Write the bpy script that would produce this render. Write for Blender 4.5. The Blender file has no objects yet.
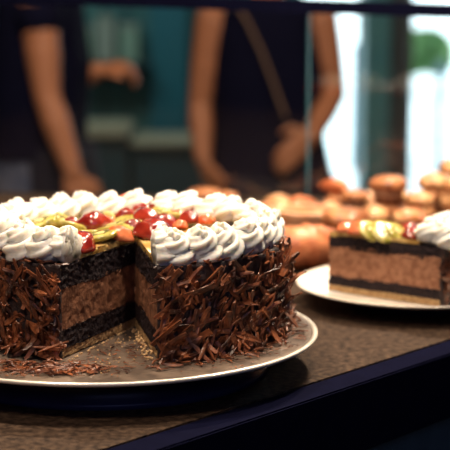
import bpy, bmesh, math, random
from mathutils import Vector, Matrix, noise, Euler

random.seed(11)
R = random.random
def U(a, b): return a + (b - a) * random.random()
PI = math.pi
C = bpy.context.scene.collection
sc = bpy.context.scene
sc.view_settings.view_transform = 'Standard'
sc.view_settings.look = 'None'
sc.view_settings.gamma = 1
sc.view_settings.exposure = 0.0
sc.view_settings.use_curve_mapping = False

# ------------------------------------------------------------------ camera
F = 1513.0
CX, CY, CZ = 0.075, -1.19, 0.298
TH = math.radians(8.94)
cd = bpy.data.cameras.new('camera'); cam = bpy.data.objects.new('camera', cd); C.objects.link(cam)
cam.location = (CX, CY, CZ); cam.rotation_euler = (PI / 2 - TH, 0, 0)
cd.sensor_width = 36; cd.lens = 36 * F / 450; cd.clip_start = 0.05; cd.clip_end = 200
cd.dof.use_dof = True; cd.dof.focus_distance = 1.095; cd.dof.aperture_fstop = 8.2
sc.camera = cam

def at(px, py, Y):
    """point of the place at depth Y (world y) seen at a spot of the photo"""
    u = (px - 225) / F; v = (225 - py) / F
    d = Vector((u, math.cos(TH) + v * math.sin(TH), -math.sin(TH) + v * math.cos(TH)))
    return Vector((CX, CY, CZ)) + d * ((Y - CY) / d.y)
def on(px, py, z):
    u = (px - 225) / F; v = (225 - py) / F
    d = Vector((u, math.cos(TH) + v * math.sin(TH), -math.sin(TH) + v * math.cos(TH)))
    return Vector((CX, CY, CZ)) + d * ((z - CZ) / d.z)

# ------------------------------------------------------------------ materials
def mat(name, col, rough=0.6, metal=0.0, col2=None, scale=60, detail=4, bump=0.0, bscale=None, sss=0.0, coat=0.0,
        spec=0.5, lo=0.4, hi=0.6, trans=0.0, emit=None, estr=0, ior=1.45, bdist=0.002):
    m = bpy.data.materials.new(name); m.use_nodes = True
    nt = m.node_tree; b = nt.nodes['Principled BSDF']
    b.inputs['Base Color'].default_value = (*col, 1)
    b.inputs['Roughness'].default_value = rough
    b.inputs['Metallic'].default_value = metal
    b.inputs['Specular IOR Level'].default_value = spec
    b.inputs['IOR'].default_value = ior
    if sss:
        b.inputs['Subsurface Weight'].default_value = sss
        b.inputs['Subsurface Radius'].default_value = (0.008, 0.006, 0.004)
        b.inputs['Subsurface Scale'].default_value = 1.0
    if coat: b.inputs['Coat Weight'].default_value = coat; b.inputs['Coat Roughness'].default_value = 0.05
    if trans: b.inputs['Transmission Weight'].default_value = trans
    if emit: b.inputs['Emission Color'].default_value = (*emit, 1); b.inputs['Emission Strength'].default_value = estr
    tc = nt.nodes.new('ShaderNodeTexCoord')
    n = nt.nodes.new('ShaderNodeTexNoise'); n.inputs['Scale'].default_value = scale; n.inputs['Detail'].default_value = detail
    nt.links.new(tc.outputs['Object'], n.inputs['Vector'])
    r = nt.nodes.new('ShaderNodeValToRGB')
    r.color_ramp.elements[0].position = lo; r.color_ramp.elements[1].position = hi
    c2 = col2 if col2 else tuple(min(1, c * 1.15) for c in col)
    r.color_ramp.elements[0].color = (*col, 1); r.color_ramp.elements[1].color = (*c2, 1)
    nt.links.new(n.outputs['Fac'], r.inputs['Fac']); nt.links.new(r.outputs['Color'], b.inputs['Base Color'])
    if bump:
        n2 = nt.nodes.new('ShaderNodeTexNoise'); n2.inputs['Scale'].default_value = bscale or scale * 3; n2.inputs['Detail'].default_value = 5
        nt.links.new(tc.outputs['Object'], n2.inputs['Vector'])
        bp = nt.nodes.new('ShaderNodeBump'); bp.inputs['Strength'].default_value = bump; bp.inputs['Distance'].default_value = bdist
        nt.links.new(n2.outputs['Fac'], bp.inputs['Height']); nt.links.new(bp.outputs['Normal'], b.inputs['Normal'])
    return m

M = {}
M['cream'] = mat('whipped_cream', (0.76, 0.73, 0.65), 0.5, sss=0.5, col2=(0.84, 0.81, 0.73), scale=90)
M['mousse'] = mat('chocolate_mousse', (0.125, 0.052, 0.028), 0.62, col2=(0.24, 0.105, 0.055), scale=120, bump=0.45, bscale=420, spec=0.35)
M['mousse2'] = mat('milk_chocolate_mousse', (0.22, 0.095, 0.05), 0.62, col2=(0.34, 0.16, 0.09), scale=160, bump=0.5, bscale=500, spec=0.3)
M['sponge'] = mat('dark_sponge', (0.010, 0.0065, 0.011), 0.75, col2=(0.026, 0.014, 0.014), scale=420, bump=0.8, bscale=700, spec=0.25)
M['crust'] = mat('biscuit_crust', (0.30, 0.17, 0.07), 0.8, col2=(0.50, 0.32, 0.15), scale=380, bump=0.8, bscale=700)
M['coating'] = mat('chocolate_coating', (0.014, 0.008, 0.010), 0.6, col2=(0.03, 0.014, 0.012), scale=200, bump=0.8, bscale=300)
M['shave'] = mat('chocolate_shaving', (0.045, 0.015, 0.010), 0.34, col2=(0.34, 0.11, 0.042), scale=70, detail=2, bump=0.25, bscale=900, lo=0.38, hi=0.66)
M['jelly'] = mat('yellow_glaze', (0.42, 0.24, 0.06), 0.2, col2=(0.62, 0.44, 0.16), scale=60, sss=0.2, coat=0.6, bump=0.3, bscale=120)
M['kiwi'] = mat('kiwi_flesh', (0.27, 0.24, 0.035), 0.22, col2=(0.52, 0.43, 0.11), scale=120, sss=0.2, coat=0.6, bump=0.3, bscale=300)
M['kiwi_core'] = mat('kiwi_core', (0.62, 0.55, 0.22), 0.2, coat=0.5)
M['seed'] = mat('kiwi_seeds', (0.04, 0.05, 0.01), 0.3)
M['berry'] = mat('strawberry', (0.17, 0.010, 0.008), 0.14, col2=(0.34, 0.035, 0.018), scale=90, sss=0.15, coat=0.8, bump=0.35, bscale=260)
M['berry_in'] = mat('cut_strawberry', (0.68, 0.11, 0.04), 0.2, col2=(0.8, 0.24, 0.1), scale=90, coat=0.6, bump=0.2)
M['crumb'] = mat('biscuit_crumb', (0.55, 0.36, 0.18), 0.8)
M['plate'] = mat('grey_beige_plate', (0.095, 0.070, 0.055), 0.42, col2=(0.19, 0.14, 0.105), scale=55, bump=0.25, bscale=200, metal=0.2)
M['rim'] = mat('polished_rim', (0.85, 0.80, 0.70), 0.28, metal=0.35)
M['black'] = mat('navy_black_lacquer', (0.022, 0.024, 0.075), 0.3, spec=0.3)
M['white'] = mat('white_porcelain', (0.82, 0.76, 0.66), 0.2, coat=0.3)
M['stone'] = mat('brown_stone', (0.016, 0.009, 0.006), 0.75, ior=1.2, col2=(0.080, 0.050, 0.032), scale=170, detail=8, bump=0.5, bscale=420, lo=0.36, hi=0.68)
M['rail'] = mat('navy_metal', (0.0032, 0.0036, 0.013), 0.8, spec=0.3, ior=1.07)
M['panel'] = mat('slate_panel', (0.05, 0.09, 0.11), 0.6)
M['bun'] = mat('golden_crust', (0.42, 0.17, 0.065), 0.35, col2=(0.72, 0.42, 0.20), scale=40, coat=0.12, bump=0.2, bscale=90)
M['bun2'] = mat('brown_crust', (0.22, 0.075, 0.03), 0.35, col2=(0.55, 0.24, 0.10), scale=40, coat=0.15, bump=0.2, bscale=90)
M['crois'] = mat('orange_crust', (0.42, 0.11, 0.04), 0.42, col2=(0.72, 0.27, 0.12), scale=50, bump=0.5, bscale=160)
M['dough'] = mat('pale_pastry', (0.66, 0.36, 0.19), 0.55, col2=(0.82, 0.55, 0.36), scale=60, bump=0.3)
M['icing'] = mat('pink_icing', (0.80, 0.52, 0.40), 0.3, coat=0.4)
M['jam'] = mat('red_jam', (0.50, 0.05, 0.02), 0.12, coat=0.9)
M['paper'] = mat('brown_paper', (0.18, 0.08, 0.04), 0.8)
M['skin'] = mat('skin', (0.40, 0.165, 0.085), 0.5, sss=0.05)
M['tee'] = mat('black_cotton', (0.004, 0.0045, 0.018), 0.9, spec=0.1)
M['tank'] = mat('navy_cotton', (0.004, 0.0045, 0.018), 0.9, spec=0.1)
M['denim'] = mat('denim', (0.06, 0.075, 0.13), 0.9, col2=(0.12, 0.13, 0.18), scale=14)
M['apron'] = mat('dark_apron', (0.004, 0.005, 0.018), 0.9)
M['strap'] = mat('tan_strap', (0.16, 0.10, 0.07), 0.7)
M['hair'] = mat('brown_hair', (0.03, 0.015, 0.01), 0.5, bump=0.5, bscale=120)
M['shoe'] = mat('black_shoe', (0.012, 0.012, 0.014), 0.5)
M['wall'] = mat('teal_wall', (0.016, 0.085, 0.10), 0.7, col2=(0.045, 0.14, 0.14), scale=1.6, detail=3)
M['teal'] = mat('deep_teal_paint', (0.003, 0.10, 0.14), 0.55)
M['column'] = mat('column_teal', (0.10, 0.26, 0.27), 0.6, col2=(0.15, 0.32, 0.30), scale=2)
M['column2'] = mat('column_brown', (0.13, 0.13, 0.125), 0.7)
M['floor'] = mat('dark_floor', (0.030, 0.036, 0.05), 0.5)
M['ceil'] = mat('ceiling_paint', (0.10, 0.11, 0.13), 0.8)
M['sidewall'] = mat('side_wall', (0.05, 0.06, 0.09), 0.8)
M['beige'] = mat('beige_laminate', (0.32, 0.27, 0.19), 0.6)
M['cabinet'] = mat('dark_cabinet', (0.015, 0.045, 0.055), 0.6)
M['sage'] = mat('sage_box', (0.17, 0.26, 0.21), 0.7)
M['greyc'] = mat('grey_box', (0.22, 0.25, 0.22), 0.7)
M['leaf'] = mat('garden_leaf', (0.09, 0.20, 0.07), 0.6, col2=(0.20, 0.34, 0.14), scale=6)
M['render'] = mat('white_render', (0.85, 0.88, 0.9), 0.8)
M['post'] = mat('slate_post', (0.08, 0.12, 0.15), 0.6)
M['pave'] = mat('pale_paving', (0.80, 0.86, 0.88), 0.8)
M['steel'] = mat('polished_steel', (0.6, 0.62, 0.68), 0.12, metal=1.0)

def glass_mat(name, tint, refl=0.06, edge=False):
    m = bpy.data.materials.new(name); m.use_nodes = True; nt = m.node_tree
    nt.nodes.clear()
    o = nt.nodes.new('ShaderNodeOutputMaterial'); mx = nt.nodes.new('ShaderNodeMixShader')
    t = nt.nodes.new('ShaderNodeBsdfTransparent'); t.inputs['Color'].default_value = (*tint, 1)
    g = nt.nodes.new('ShaderNodeBsdfGlossy'); g.inputs['Roughness'].default_value = 0.02
    mx.inputs['Fac'].default_value = refl
    nt.links.new(t.outputs[0], mx.inputs[1]); nt.links.new(g.outputs[0], mx.inputs[2]); nt.links.new(mx.outputs[0], o.inputs['Surface'])
    return m
M['glass'] = glass_mat('clear_glass', (0.97, 0.985, 0.985), 0.03)
M['winglass'] = glass_mat('window_glass', (0.98, 0.99, 0.99), 0.04)
M['glass_edge'] = mat('glass_edge', (0.02, 0.13, 0.14), 0.3, spec=0.3)

# ------------------------------------------------------------------ helpers
def obj(name, bm, m, parent=None, smooth=True, loc=None):
    me = bpy.data.meshes.new(name)
    if isinstance(bm, bmesh.types.BMesh):
        bm.normal_update(); bm.to_mesh(me); bm.free()
    else:
        v, f = bm; me.from_pydata([tuple(p) for p in v], [], f); me.update()
    if smooth: me.polygons.foreach_set('use_smooth', [True] * len(me.polygons))
    if isinstance(m, (list, tuple)):
        for q in m: me.materials.append(q)
    else: me.materials.append(m)
    o = bpy.data.objects.new(name, me); C.objects.link(o)
    if parent: o.parent = parent
    if loc is not None: o.location = loc
    return o
def tag(o, label, cat, group=None):
    o['label'] = label; o['category'] = cat
    if group: o['group'] = group
    return o
def thing(name, label, cat, loc=(0, 0, 0), rz=0, group=None):
    o = bpy.data.objects.new(name, None); C.objects.link(o); o.empty_display_size = 0.02
    o.location = loc; o.rotation_euler = (0, 0, rz)
    return tag(o, label, cat, group)
def struct(name, bm, m, parent=None, smooth=False):
    o = obj(name, bm, m, parent, smooth)
    if not parent: o['kind'] = 'structure'
    return o
def dup(root, loc, rot, label, group, scale=1.0):
    r = root.copy(); C.objects.link(r); r.location = loc; r.rotation_euler = rot; r.scale = (scale,) * 3
    r['label'] = label
    if group: r['group'] = group
    for ch in list(root.children):
        c = ch.copy(); C.objects.link(c); c.parent = r
    return r
def box(bm, x0, x1, y0, y1, z0, z1, bev=0.0):
    g = bmesh.ops.create_cube(bm, size=1)['verts']
    for v in g:
        v.co = Vector((x0 + (v.co.x + .5) * (x1 - x0), y0 + (v.co.y + .5) * (y1 - y0), z0 + (v.co.z + .5) * (z1 - z0)))
    if bev:
        es = list({e for v in g for e in v.link_edges})
        bmesh.ops.bevel(bm, geom=es, offset=bev, segments=2, affect='EDGES')
    return bm
def nbox(*a, bev=0.0):
    return box(bmesh.new(), *a, bev=bev)
def lathe(prof, n=64, fn=None):
    """prof: list of (r,z) from the axis round to the axis"""
    v = []; f = []
    for i, (r, z) in enumerate(prof):
        for k in range(n):
            a = 2 * PI * k / n
            rr = r if fn is None else fn(r, z, a)
            v.append((rr * math.cos(a), rr * math.sin(a), z))
    for i in range(len(prof) - 1):
        for k in range(n):
            k2 = (k + 1) % n
            f.append((i * n + k, i * n + k2, (i + 1) * n + k2, (i + 1) * n + k))
    bm = bmesh.new(); vs = [bm.verts.new(p) for p in v]
    for q in f: bm.faces.new([vs[i] for i in q])
    bmesh.ops.remove_doubles(bm, verts=bm.verts, dist=1e-6)
    bmesh.ops.recalc_face_normals(bm, faces=bm.faces)
    return bm
def sweep(v, f, pts, rads, n=8, lobes=0, lamp=0.0, twist=0.0, flat=1.0):
    """tube through pts with per point radius appended to v,f"""
    up = Vector((0, 0, 1)); base = len(v); N = len(pts); prev = None
    for i, p in enumerate(pts):
        t = (pts[min(i + 1, N - 1)] - pts[max(i - 1, 0)]).normalized()
        if prev is None:
            a = up if abs(t.z) < 0.9 else Vector((1, 0, 0)); x = t.cross(a).normalized()
        else: x = (prev - t * prev.dot(t)).normalized()
        prev = x; y = t.cross(x)
        for k in range(n):
            an = 2 * PI * k / n
            r = rads[i] * (1 + lamp * math.cos(lobes * (an + twist * i / N)))
            v.append(p + x * math.cos(an) * r + y * math.sin(an) * r * flat)
    for i in range(N - 1):
        for k in range(n):
            k2 = (k + 1) % n
            f.append((base + i * n + k, base + i * n + k2, base + (i + 1) * n + k2, base + (i + 1) * n + k))
    f.append(tuple(base + k for k in range(n))[::-1]); f.append(tuple(base + (N - 1) * n + k for k in range(n)))
def blob(bm, c, r, seg=16, rot=None):
    """an ellipsoid added to bm"""
    n = max(5, seg // 2); c = Vector(c); m3 = rot.to_matrix() if rot else None; nv = bm.verts.new; out = []; rows = []
    def mk(x, y, z):
        p = Vector((x * r[0], y * r[1], z * r[2]))
        if m3: p = m3 @ p
        w = nv(p + c); out.append(w); return w
    lo = mk(0, 0, -1)
    for j in range(1, n):
        ph = PI * j / n; sn = math.sin(ph); cs_ = -math.cos(ph)
        rows.append([mk(sn * math.cos(2 * PI * k / seg), sn * math.sin(2 * PI * k / seg), cs_) for k in range(seg)])
    hi = mk(0, 0, 1); nf = bm.faces.new
    for k in range(seg):
        k2 = (k + 1) % seg
        nf((lo, rows[0][k2], rows[0][k])); nf((hi, rows[-1][k], rows[-1][k2]))
        for j in range(n - 2): nf((rows[j][k], rows[j][k2], rows[j + 1][k2], rows[j + 1][k]))
    return out
def N3(p, s, o=0.0): return noise.noise(Vector((p[0] * s + o, p[1] * s + o * 1.7, p[2] * s - o)))

# ------------------------------------------------------------------ cake geometry
def pol(r, deg, z=0.0):
    a = math.radians(deg); return Vector((r * math.sin(a), -r * math.cos(a), z))
def outline(rad, a_start, a_end, apex, fs=0.0011, asx=0.003):
    """apex -> along first face -> arc from a_start to a_end (degrees, increasing) -> back to apex"""
    P = []
    s = pol(rad, a_start); e = pol(rad, a_end); A = Vector((apex[0], apex[1], 0))
    n1 = max(4, int((s - A).length / fs)); n3 = max(4, int((e - A).length / fs))
    n2 = max(6, int(rad * math.radians(a_end - a_start) / asx))
    for i in range(n1): P.append(A.lerp(s, i / n1))
    for i in range(n2): P.append(pol(rad, a_start + (a_end - a_start) * i / n2))
    for i in range(n3): P.append(e.lerp(A, i / n3))
    return P
def layer(P, z0f, z1f, amp, frq, rs=0.0012, seed=0.0, hmax=0.02, chunk=0.0):
    n = len(P); rows = max(3, int(hmax / rs)); V = []; Fc = []
    nor = []
    for i in range(n):
        t = (P[(i + 1) % n] - P[i - 1]); t.z = 0; t.normalize(); nor.append(Vector((t.y, -t.x, 0)))
    for j in range(rows + 1):
        s = j / rows
        for i, p in enumerate(P):
            z = z0f(p) * (1 - s) + z1f(p) * s
            q = Vector((p.x, p.y, z))
            d = amp * (N3(q, frq, seed) + 0.6 * N3(q, frq * 2.3, seed + 5))
            if chunk: d -= chunk * max(0, N3(q, frq * .55, seed + 9) - .25) * 2.2
            edge = 1.0 if 0 < j < rows else 0.35
            q += nor[i] * d * edge
            V.append(q)
    for j in range(rows):
        for i in range(n):
            k = (i + 1) % n
            Fc.append((j * n + i, j * n + k, (j + 1) * n + k, (j + 1) * n + i))
    for i in range(1, n - 1):      # every outline point is seen from the apex, so a fan closes the caps
        Fc.append((rows * n, rows * n + i, rows * n + i + 1)); Fc.append((0, i + 1, i))
    bm = bmesh.new(); vs = [bm.verts.new(q) for q in V]
    for q in Fc: bm.faces.new([vs[i] for i in q])
    bmesh.ops.recalc_face_normals(bm, faces=bm.faces)
    return bm
def wavy(z, a, s, o):
    return lambda p: z + a * N3((p.x, p.y, 0), s, o)

def rosette_bm(seed=0, size=1.0, turns=2.1, hgt=0.019, rad=0.0088, tube=0.0068):
    rnd = random.Random(seed); v = []; f = []
    pts = []; rads = []; n = 52; ph = rnd.uniform(0, 6.28)
    for i in range(n):
        t = i / (n - 1); a = ph + turns * 2 * PI * t
        rr = rad * (1 - t ** 1.25) * (1 + 0.06 * math.sin(3 * a + seed))
        pts.append(Vector((rr * math.cos(a), rr * math.sin(a), 0.0055 + (hgt - 0.0055) * t ** 1.1)))
        rads.append(tube * (1 - 0.38 * t) * (1 if t < .93 else (1 - (t - .93) / .07 * .6)) * (min(1, .45 + t * 8)))
    sweep(v, f, pts, rads, n=30, lobes=6, lamp=0.17, twist=5.5)
    bm = bmesh.new(); vs = [bm.verts.new(p * size) for p in v]
    for q in f: bm.faces.new([vs[i] for i in q])
    blob(bm, Vector((0, 0, 0.0068)) * size, (0.0115 * size, 0.0115 * size, 0.0066 * size), 16)
    return bm

def shaving(v, f, o, d, n, L, W, th, bend, trough, taper=0.5, seg=6):
    """curled blade starting at o along d, face normal n"""
    d = d.normalized(); n = (n - d * n.dot(d)).normalized(); w = d.cross(n)
    base = len(v); rows = []
    for i in range(seg + 1):
        t = i / seg; s = (t - .5) * L
        ang = bend * (t - .5)
        c = o + d * (math.sin(ang) / (bend if abs(bend) > .01 else .01) * L if abs(bend) > .01 else s) - n * ((1 - math.cos(ang)) / (bend if abs(bend) > .01 else .01) * L if abs(bend) > .01 else 0)
        nn = n * math.cos(ang) + d * math.sin(ang)
        ww = W * (1 - taper * abs(2 * t - 1) ** 2.0)
        for layer_ in (0, 1):
            for k in (-1, 0, 1):
                v.append(c + w * k * ww * .5 + nn * ((trough * W * (1 if k == 0 else 0)) + (th if layer_ else 0)))
    for i in range(seg):
        a = base + i * 6; b = a + 6
        for k in (0, 1):
            f.append((a + k, a + k + 1, b + k + 1, b + k)); f.append((a + 3 + k, b + 3 + k, b + 4 + k, a + 4 + k))
        f.append((a, b, b + 3, a + 3)); f.append((a + 2, a + 5, b + 5, b + 2))
    a = base; f.append((a, a + 3, a + 4, a + 1)); f.append((a + 1, a + 4, a + 5, a + 2))
    a = base + seg * 6; f.append((a, a + 1, a + 4, a + 3)); f.append((a + 1, a + 2, a + 5, a + 4))

def wall_shaving(v, f, deg, r, z, lift=None, big=1.0):
    p = pol(r, deg, z); nrm = pol(1, deg); tan = Vector((nrm.y, -nrm.x, 0)); up = Vector((0, 0, 1))
    th = random.gauss(0.3, 0.75)
    d = up * math.cos(th) - tan * math.sin(th)
    tilt = U(-0.25, 0.62) if lift is None else lift
    d = (d * math.cos(tilt) + nrm * math.sin(tilt))
    n = nrm * math.cos(tilt) - (up * math.cos(th)) * math.sin(tilt)
    n = n + Vector((U(-.5, .5), U(-.5, .5), U(-.5, .5)))
    L = U(.009, .023) * big; W = U(.0016, .0050) * big
    if R() < .25: L *= .55
    shaving(v, f, p + nrm * abs(math.sin(tilt)) * L * .3, d, n, L, W, U(.0005, .0011), U(-1.0, 1.2), U(-.2, .4), U(-.1, .85))

def berry_bm(seed, L=.020, W=.016, H=.0075, halved=True):
    rnd = random.Random(seed); bm = bmesh.new()
    g = blob(bm, Vector((0, 0, 0)), (1, 1, 1), 32)
    for q in g:
        x = q.co.x; s = 1 - .35 * max(0, x)
        q.co.y *= s; q.co.z *= (1 if q.co.z > 0 else .35) * s
        k = 1 + .16 * N3(q.co, 1.7, seed) + .05 * N3(q.co, 5, seed)
        q.co = Vector((q.co.x * L / 2 * k, q.co.y * W / 2 * k, q.co.z * H * k))
    return bm
def kiwi_parts(seed, r=.0165, th=.005):
    b = bmesh.new(); n = 36
    lv = []
    prof = [(0, -th / 2), (r * .9, -th / 2), (r, -th / 4), (r, th / 4), (r * .93, th / 2), (r * .5, th / 2 * 1.15), (0, th / 2)]
    body = lathe(prof, n, lambda rr, z, a: rr * (1 + .03 * math.sin(3 * a + seed)))
    core = lathe([(0, 0), (r * .30, 0), (r * .27, .0009), (0, .0013)], 16, lambda rr, z, a: rr * (1 + .15 * math.sin(2 * a + seed)))
    for q in core.verts: q.co.z += th / 2
    sd = bmesh.new(); rnd = random.Random(seed)
    for k in range(26):
        a = 2 * PI * k / 26 + rnd.uniform(-.08, .08); rr = r * rnd.uniform(.36, .56)
        blob(sd, Vector((rr * math.cos(a), rr * math.sin(a), th / 2 + .0005)), (.0010, .0005, .0004), 6, Euler((0, 0, a)))
    return body, core, sd

# =================================================================== BIG CAKE
PZ = 0.029                       # top of the plate
CR = 0.1198                       # cake radius
CH = 0.0705
A0, A1 = 12.5, 338.3
APX = (0.0030, -0.004)
cake = thing('chocolate_cake', 'whole round chocolate gateau with a wedge cut out, ringed with white cream and fruit', 'cake', (0, 0, PZ))
P = outline(CR, A0, A1, APX)
Pc = outline(CR + .0015, A0 + .4, A1 - .4, (APX[0], APX[1] + .0))
zc = wavy(.0070, .0012, 60, 1); zb = wavy(.0215, .004, 55, 2); zm = wavy(.0515, .005, 60, 3); zt = wavy(CH - .001, .0012, 40, 4)
obj('biscuit_crust', layer(Pc, lambda p: 0.0004, zc, .0011, 420, .001, 1, .007), M['crust'], cake)
sp = obj('sponge_layer', layer(P, zc, zb, .0013, 330, .0009, 2, .014, .0012), M['sponge'], cake)
obj('mousse_filling', layer(P, zb, zm, .0006, 200, .0011, 3, .03, .0014), M['mousse'], cake)
obj('sponge_layer', layer(P, zm, zt, .0014, 330, .0009, 4, .018, .0014), M['sponge'], cake)
def coat_bm(rad, a0, a1, z0, z1, th=.0022, seed=0):
    n = int((a1 - a0) / 1.0); rows = 26; V = []; Fc = []
    for s in (0, 1):
        for j in range(rows + 1):
            for i in range(n + 1):
                dg = a0 + (a1 - a0) * i / n; z = z0 + (z1 - z0) * j / rows
                r = rad - .0012 if s else rad + th * (1 + .9 * N3(pol(rad, dg, z), 150, seed))
                V.append(pol(r, dg, z))
    w = n + 1; B = (rows + 1) * w
    for j in range(rows):
        for i in range(n):
            a = j * w + i; Fc.append((a, a + 1, a + w + 1, a + w)); Fc.append((B + a, B + a + w, B + a + w + 1, B + a + 1))
    for i in range(n):
        Fc.append((i, B + i, B + i + 1, i + 1)); a = rows * w + i; Fc.append((a, a + 1, B + a + 1, B + a))
    for j in range(rows):
        a = j * w; Fc.append((a, a + w, B + a + w, B + a)); a = j * w + n; Fc.append((a, B + a, B + a + w, a + w))
    return V, Fc
coat = obj('chocolate_coating', coat_bm(CR, A0, A1, .0012, CH - .0005, seed=3), M['coating'], cake)

# glaze disc and fruit
Pg = outline(.097, A0 + .3, A1 - .3, (APX[0] + .001, APX[1] + .002), .0016, .004)
obj('fruit_glaze', layer(Pg, lambda p: CH - .002, wavy(CH + .0032, .002, 60, 8), .0012, 160, .0015, 6, .005), M['jelly'], cake)
ZF = CH + .0045
def in_wedge(x, y, m=0.0):
    a = math.degrees(math.atan2(x - APX[0], -(y - APX[1])))
    return -20.5 - m < a < 12.5 + m
def put_cake(o, x, y, z, rot):
    o.location = (x, y, z); o.rotation_euler = rot
kb, kc, ks = kiwi_parts(2)
k0 = obj('kiwi_slice', kb, M['kiwi'], cake); k0c = obj('kiwi_core', kc, M['kiwi_core'], k0); k0s = obj('kiwi_seeds', ks, M['seed'], k0)
KP = []
def kiwi(par, x, y, z, rot, first=[True], s=1.0):
    if first[0]:
        o = k0; first[0] = False
    else:
        o = k0.copy(); C.objects.link(o)
        for ch in (k0c, k0s):
            c = ch.copy(); C.objects.link(c); c.parent = o
    o.parent = par; o.location = (x, y, z); o.rotation_euler = rot; o.scale = (s, s, s)
    return o
b_meshes = [obj('strawberry', berry_bm(s), M['berry'], cake) for s in (1,)]
bproto = b_meshes[0]
def berry(par, x, y, z, rz, s=1.0, m=None, tilt=0.0, used=[False]):
    if not used[0]: o = bproto; used[0] = True
    else: o = bproto.copy(); C.objects.link(o)
    if m:
        o.data = bproto.data.copy(); o.data.materials[0] = m
    o.parent = par; o.location = (x, y, z); o.rotation_euler = (tilt, U(-.25, .25), rz); o.scale = (s, s, s)
    return o
def top(px, py, z=PZ + ZF):
    p = on(px, py, z); return p.x, p.y
for (px, py, s, m) in [(30, 219, 1.25, 0), (48, 216, 1.2, 0), (60, 219, 1.1, 0), (95, 228, 1.35, 0), (80, 248, 1.45, 0), (121, 238, 1.05, 1),
                       (126, 220, 1.0, 0), (84, 210, 1.25, 1), (72, 212, .9, 1), (124, 209, 1.3, 1), (136, 212, 1.1, 1), (151, 237, 1.5, 0),
                       (160, 215, 1.25, 0), (184, 214, 1.3, 0), (203, 217, 1.15, 0), (216, 216, 1.1, 0), (147, 224, 1.3, 0), (166, 226, 1.1, 0), (20, 222, 1.1, 0), (108, 226, .8, 1), (172, 213, 1.1, 0), (197, 211, 1.0, 0), (226, 214, 1.1, 0), (232, 220, .9, 0), (180, 228, .7, 1), (207, 224, .8, 1), (160, 230, .8, 0), (22, 214, 1.0, 0), (70, 226, .8, 0), (135, 231, .9, 0), (116, 246, .8, 1), (178, 219, .9, 1), (40, 214, .9, 1), (96, 219, .7, 0), (140, 216, 1.1, 0),
                       (104, 211, 1.0, 1), (150, 210, 1.0, 0), (190, 224, 1.0, 0)]:
    x, y = top(px, py)
    if in_wedge(x, y, 2): continue
    z = ZF + U(.0005, .003)
    berry(cake, x, y, z, U(0, 6.28), s * 1.13, M['berry_in'] if m else None)
for (px, py, s) in [(73, 222, .95), (66, 232, 1.0), (84, 236, .9), (100, 240, .85), (108, 218, 1.0), (112, 229, .95), (92, 216, .9), (130, 226, .9), (137, 232, .85), (118, 214, .9),
                    (135, 218, .9), (165, 220, .8), (175, 219, .85), (55, 225, .9), (142, 243, .55), (40, 228, .9)]:
    x, y = top(px, py)
    if in_wedge(x, y, 3): continue
    kiwi(cake, x, y, ZF + U(.0005, .0045), (U(-.1, .42), U(-.3, .3), U(0, 6)), s=s)

# cream rosettes
RR = .1035
angs = []
a = A0 + 6.0
while a < A1 - 4.5: angs.append(a); a += 12.4
ros = [rosette_bm(s) for s in range(5)]
ros_me = []
for i, b in enumerate(ros):
    me = bpy.data.meshes.new('cream_rosette'); b.to_mesh(me); b.free(); me.materials.append(M['cream'])
    me.polygons.foreach_set('use_smooth', [True] * len(me.polygons)); ros_me.append(me)
def place_ros(par, deg, r, z, k, s=1.12, lean=None):
    o = bpy.data.objects.new('cream_rosette', ros_me[k % 5]); C.objects.link(o); o.parent = par
    p = pol(r, deg, z); n = pol(1, deg); tan = Vector((-n.y, n.x, 0))
    le = U(.10, .42) if lean is None else lean
    ax = (Vector((0, 0, 1)) + n * le + tan * U(-.25, .25)).normalized()
    q = Vector((0, 0, 1)).rotation_difference(ax)
    o.location = p; o.rotation_euler = (q @ Euler((0, 0, U(0, 6.28))).to_quaternion()).to_euler(); o.scale = (s, s, s * 1.08)
    return o
def cut_mesh(o, point, normal):
    """slice a rosette with the cutting plane of the cake, keep the side the normal points away from"""
    bpy.context.view_layer.update()
    mw = o.matrix_local.copy(); bm = bmesh.new(); bm.from_mesh(o.data); bmesh.ops.transform(bm, matrix=mw, verts=bm.verts)
    g = bmesh.ops.bisect_plane(bm, geom=bm.verts[:] + bm.edges[:] + bm.faces[:], plane_co=point, plane_no=normal, clear_outer=True)
    ed = [e for e in bm.edges if e.is_boundary]
    try: bmesh.ops.holes_fill(bm, edges=ed)
    except Exception: pass
    bmesh.ops.triangulate(bm, faces=[q for q in bm.faces if len(q.verts) > 4])
    me = bpy.data.meshes.new('cream_rosette'); bm.to_mesh(me); bm.free(); me.materials.append(M['cream'])
    me.polygons.foreach_set('use_smooth', [len(p.vertices) and True for p in me.polygons])
    o.data = me; o.location = (0, 0, 0); o.rotation_euler = (0, 0, 0); o.scale = (1, 1, 1)
for i, a in enumerate(angs):
    place_ros(cake, a, RR + U(-.0012, .0012), CH - .0015, i, U(1.16, 1.28))
ap = Vector((APX[0], APX[1], 0))
for (dg, edge) in ((A1 - 1.6, A1), (A0 + 1.2, A0)):
    o = place_ros(cake, dg, RR - .001, CH - .0015, 7, 1.25, .1)
    d = (pol(CR, edge) - ap).normalized()
    nn = Vector((-d.y, d.x, 0)) if edge == A1 else Vector((d.y, -d.x, 0))
    cut_mesh(o, ap + Vector((0, 0, 0)), nn)
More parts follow.
